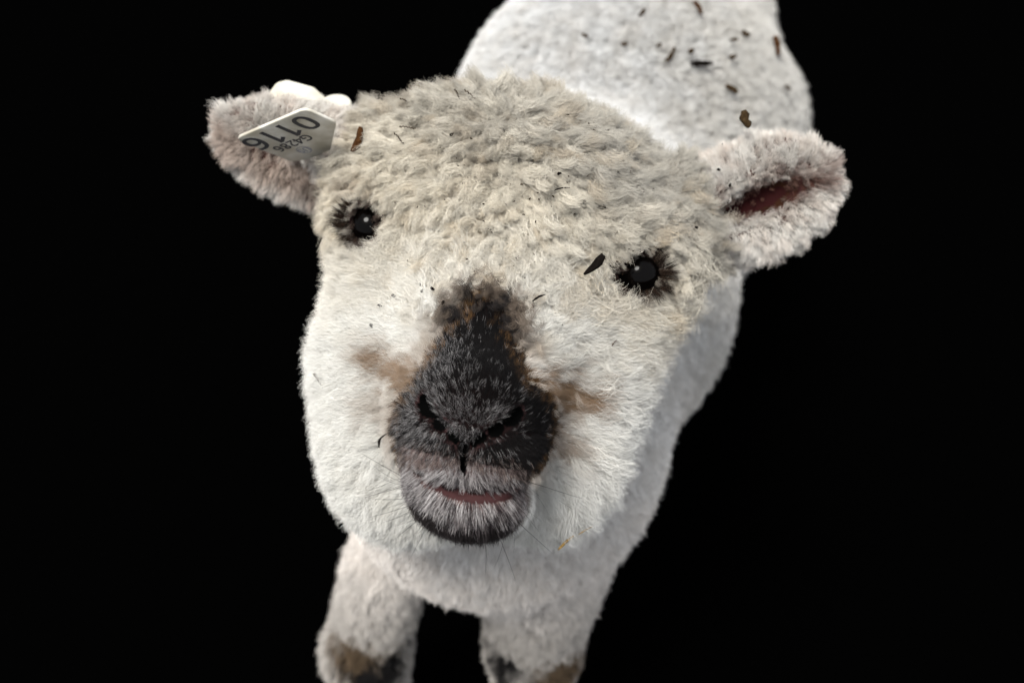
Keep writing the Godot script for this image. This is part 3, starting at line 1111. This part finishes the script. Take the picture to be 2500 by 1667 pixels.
func litter() -> void:
	rng.seed = 99
	var brown := Color(0.075, 0.034, 0.013)
	var black := Color(0.009, 0.007, 0.006)
	var drab := Color(0.055, 0.036, 0.018)
	var straw := Color(0.55, 0.36, 0.12)
	var h := 0.55
	drop("bark_chip", "brown curved bark chip in the wool beside the ear tag", "bark chip", chip(mm(68, h), mm(22, h), mm(12, h), -0.10, 0.1, 0.12), bark(brown), 870, 340, 72, 0.0120)
	drop("bark_chip", "pointed black flake of bark beside the eye below the untagged ear", "bark chip", chip(mm(66, h), mm(26, h), mm(10, h), 0.06, 0.55, 0.12), bark(black), 1450, 646, 225, 0.0165)
	drop("bark_chip", "small ragged dark chip at the top of the head near the back", "bark chip", chip(mm(40, h), mm(12, h), mm(8, h), -0.25, 0.2, 0.3), bark(black), 1470, 310, -20, 0.0085)
	drop("wood_splinter", "thin dark splinter in the wool just above the dark muzzle", "splinter", chip(mm(34, h), mm(6, h), mm(5, h), 0.08, 0.3, 0.25), bark(black), 1316, 727, 28, 0.009)
	drop("wood_splinter", "thin dark splinter lying across the middle of the forehead", "splinter", chip(mm(40, h), mm(4, h), mm(4, h), 0.08, 0.3, 0.2), bark(black), 1372, 462, 10, 0.0085)
	drop("wood_splinter", "brown splinter at the outer edge of the cheek below the tagged ear", "splinter", chip(mm(46, h), mm(9, h), mm(7, h), 0.05, 0.3, 0.2), bark(drab), 776, 930, -60, 0.0085)
	drop("wood_splinter", "short dark splinter beside the lips below the tagged ear", "splinter", chip(mm(34, h), mm(7, h), mm(6, h), 0.2, 0.6, 0.25), bark(black), 934, 1076, 62, 0.0085)
	drop("wood_splinter", "short reddish splinter on the cheek below the eye", "splinter", chip(mm(20, h), mm(6, h), mm(5, h), 0.1, 0.3, 0.25), bark(brown), 1500, 838, 50, 0.0085)
	drop("straw_stalk", "broken golden straw at the lower edge of the cheek wool", "straw", chip(mm(54, h), mm(9, h), mm(6, h), 0.03, 0.3, 0.15), bark(straw), 1382, 1325, 42, 0.0125)
	drop("straw_stalk", "thin golden straw hair above the broken golden straw", "straw", chip(mm(44, h), mm(4, h), mm(4, h), 0.03, 0.3, 0.15), bark(straw), 1430, 1295, 30, 0.0125)
	# crumbs of dirt on the head
	var crumb := []
	for i in 4: crumb.append(chip(mm(11, h), mm(7.5, h), mm(6, h), rng.randf_range(-0.2, 0.2), 0.2, 0.35))
	var crumbs := [
		[1102, 327, "dark crumb alone on the crown, nearest the head's top middle"],
		[1366, 424, "dark crumb on the forehead wool above the dark splinter"],
		[1510, 420, "dark crumb right of the forehead middle, below the ragged chip"],
		[1569, 471, "larger of two dark crumbs side by side above the untagged-side eye"],
		[1594, 464, "smaller of two dark crumbs side by side above the untagged-side eye"],
		[1425, 492, "faint dark crumb just below the thin forehead splinter"],
		[1476, 503, "reddish dark crumb between the splinter and the untagged-side eye"],
		[1650, 402, "dark crumb highest beside the root of the untagged ear"],
		[1134, 447, "dark crumb on the forehead straight above the muzzle"],
		[1189, 557, "dark crumb in the middle of the brow above the muzzle"],
		[1028, 694, "upper dark crumb of the pair beside the bridge of the nose"],
		[1031, 710, "lower dark crumb of the pair beside the bridge of the nose"],
		[1056, 704, "dark crumb just right of the pair beside the nose bridge"],
		[1082, 739, "dark crumb touching the brown edge of the dark muzzle"],
		[926, 746, "dark crumb lowest on the cheek below the tagged-side eye"],
		[960, 722, "dark crumb between the low cheek crumb and the nose bridge"],
		[1263, 628, "dark crumb in the brow wool above the muzzle's tip"],
		[905, 795, "tiny dark crumb on the white cheek left of the muzzle"],
		[1616, 797, "dark crumb on the cheek below the untagged-side eye"],
		[1755, 415, "olive crumb at the upper rim of the untagged ear's root"],
		[1784, 452, "dark crumb inside the untagged ear above its red hollow"],
		[1540, 310, "dark crumb next to the ragged chip on the head"],
		[1700, 555, "brown crumb in the wool below the untagged ear's root"]]
	for k in crumbs:
		drop("dirt_crumb", k[2], "dirt crumb", crumb[rng.randi() % 4], bark(black), k[0], k[1], rng.randf() * 360.0, 0.0075, "dirt crumbs in the head wool")
	# grit too fine to pick apart
	var grit := MultiMesh.new()
	grit.transform_format = MultiMesh.TRANSFORM_3D
	grit.mesh = chip(mm(6, h), mm(4, h), mm(3.5, h), 0.1, 0.3, 0.35)
	var rows := PackedFloat32Array()
	for i in 110:
		var p := on(rng.randfn(1290, 210), rng.randfn(470, 150), 0.0075)
		if (p - face_at).length() > 0.16: continue
		var b := Basis(Vector3(rng.randf(), rng.randf(), rng.randf() + 0.1).normalized(), rng.randf() * TAU) * rng.randf_range(0.5, 1.2)
		rows.append_array([b.x.x, b.y.x, b.z.x, p.x, b.x.y, b.y.y, b.z.y, p.y, b.x.z, b.y.z, b.z.z, p.z])
	grit.instance_count = rows.size() / 12
	grit.buffer = rows
	var gi := MultiMeshInstance3D.new()
	gi.name = "wool_grit"
	gi.multimesh = grit
	gi.material_override = bark(drab)
	gi.set_meta("kind", "stuff")
	gi.set_meta("label", "fine dark grit strewn through the forehead wool")
	gi.set_meta("category", "grit")
	add_child(gi)
	# dark crimped threads
	var threads := [
		[1150, 233, -38, 46, "dark crimped thread on the crown nearest the back"],
		[973, 337, -45, 36, "dark crimped thread lowest on the tagged side of the crown"],
		[995, 311, -3, 42, "level dark crimped thread on the tagged side of the crown"],
		[990, 246, -20, 34, "dark crimped thread at the upper edge beside the tagged ear"],
		[1116, 229, -60, 28, "short dark crimped thread left of the longest crown thread"]]
	for k in threads:
		drop("wool_thread", k[4], "thread", thread(mm(k[3], h), mm(3.5, h)), bark(drab), k[0], k[1], k[2], 0.0095, "dark threads in the crown wool")
	# chips on the back, out of focus
	var d := 0.98
	var back := [
		[1714, 155, 2, 58, 24, black, "broad black bark chip lying level across the lamb's back"],
		[1897, 112, -80, 56, 20, brown, "long brown bark chip standing near the edge of the back"],
		[1704, 18, -58, 40, 17, brown, "brown bark chip highest on the lamb's back"],
		[1637, 132, 58, 44, 16, drab, "slanting grey brown chip left of the broad black chip"],
		[1787, 217, -28, 38, 17, drab, "tilted grey brown chip below the broad black chip"],
		[1823, 290, -75, 32, 19, drab, "oval drab chip lowest on the lamb's back, above the ear"],
		[1822, 82, -30, 24, 17, drab, "small round drab chip above and right of the black chip"],
		[1688, 124, 30, 18, 15, drab, "small drab chip just above the broad black chip"],
		[1793, 97, 10, 22, 12, drab, "pale drab chip above another small one on the back"],
		[1791, 138, 20, 20, 14, drab, "small drab chip close right of the broad black chip"],
		[1568, 30, 50, 26, 12, drab, "narrow drab chip near the top left of the back"],
		[1525, 108, 0, 18, 13, drab, "small drab chip left on the back, between two others"],
		[1428, 87, -30, 18, 12, drab, "faint drab chip farthest left on the back"],
		[1925, 214, -40, 20, 14, drab, "small drab chip near the flank above the ear"],
		[1610, 110, 30, 16, 10, drab, "tiny drab chip beside the slanting chip on the back"]]
	for k in back:
		drop("bark_chip", k[6], "bark chip", chip(mm(k[3] * 0.85, d), mm(k[4] * 0.75, d), mm(k[4] * 0.4, d), rng.randf_range(-0.08, 0.08), rng.randf_range(0.0, 0.4), 0.28), bark(k[5]), k[0], k[1], k[2], 0.0125, "bark chips on the back")
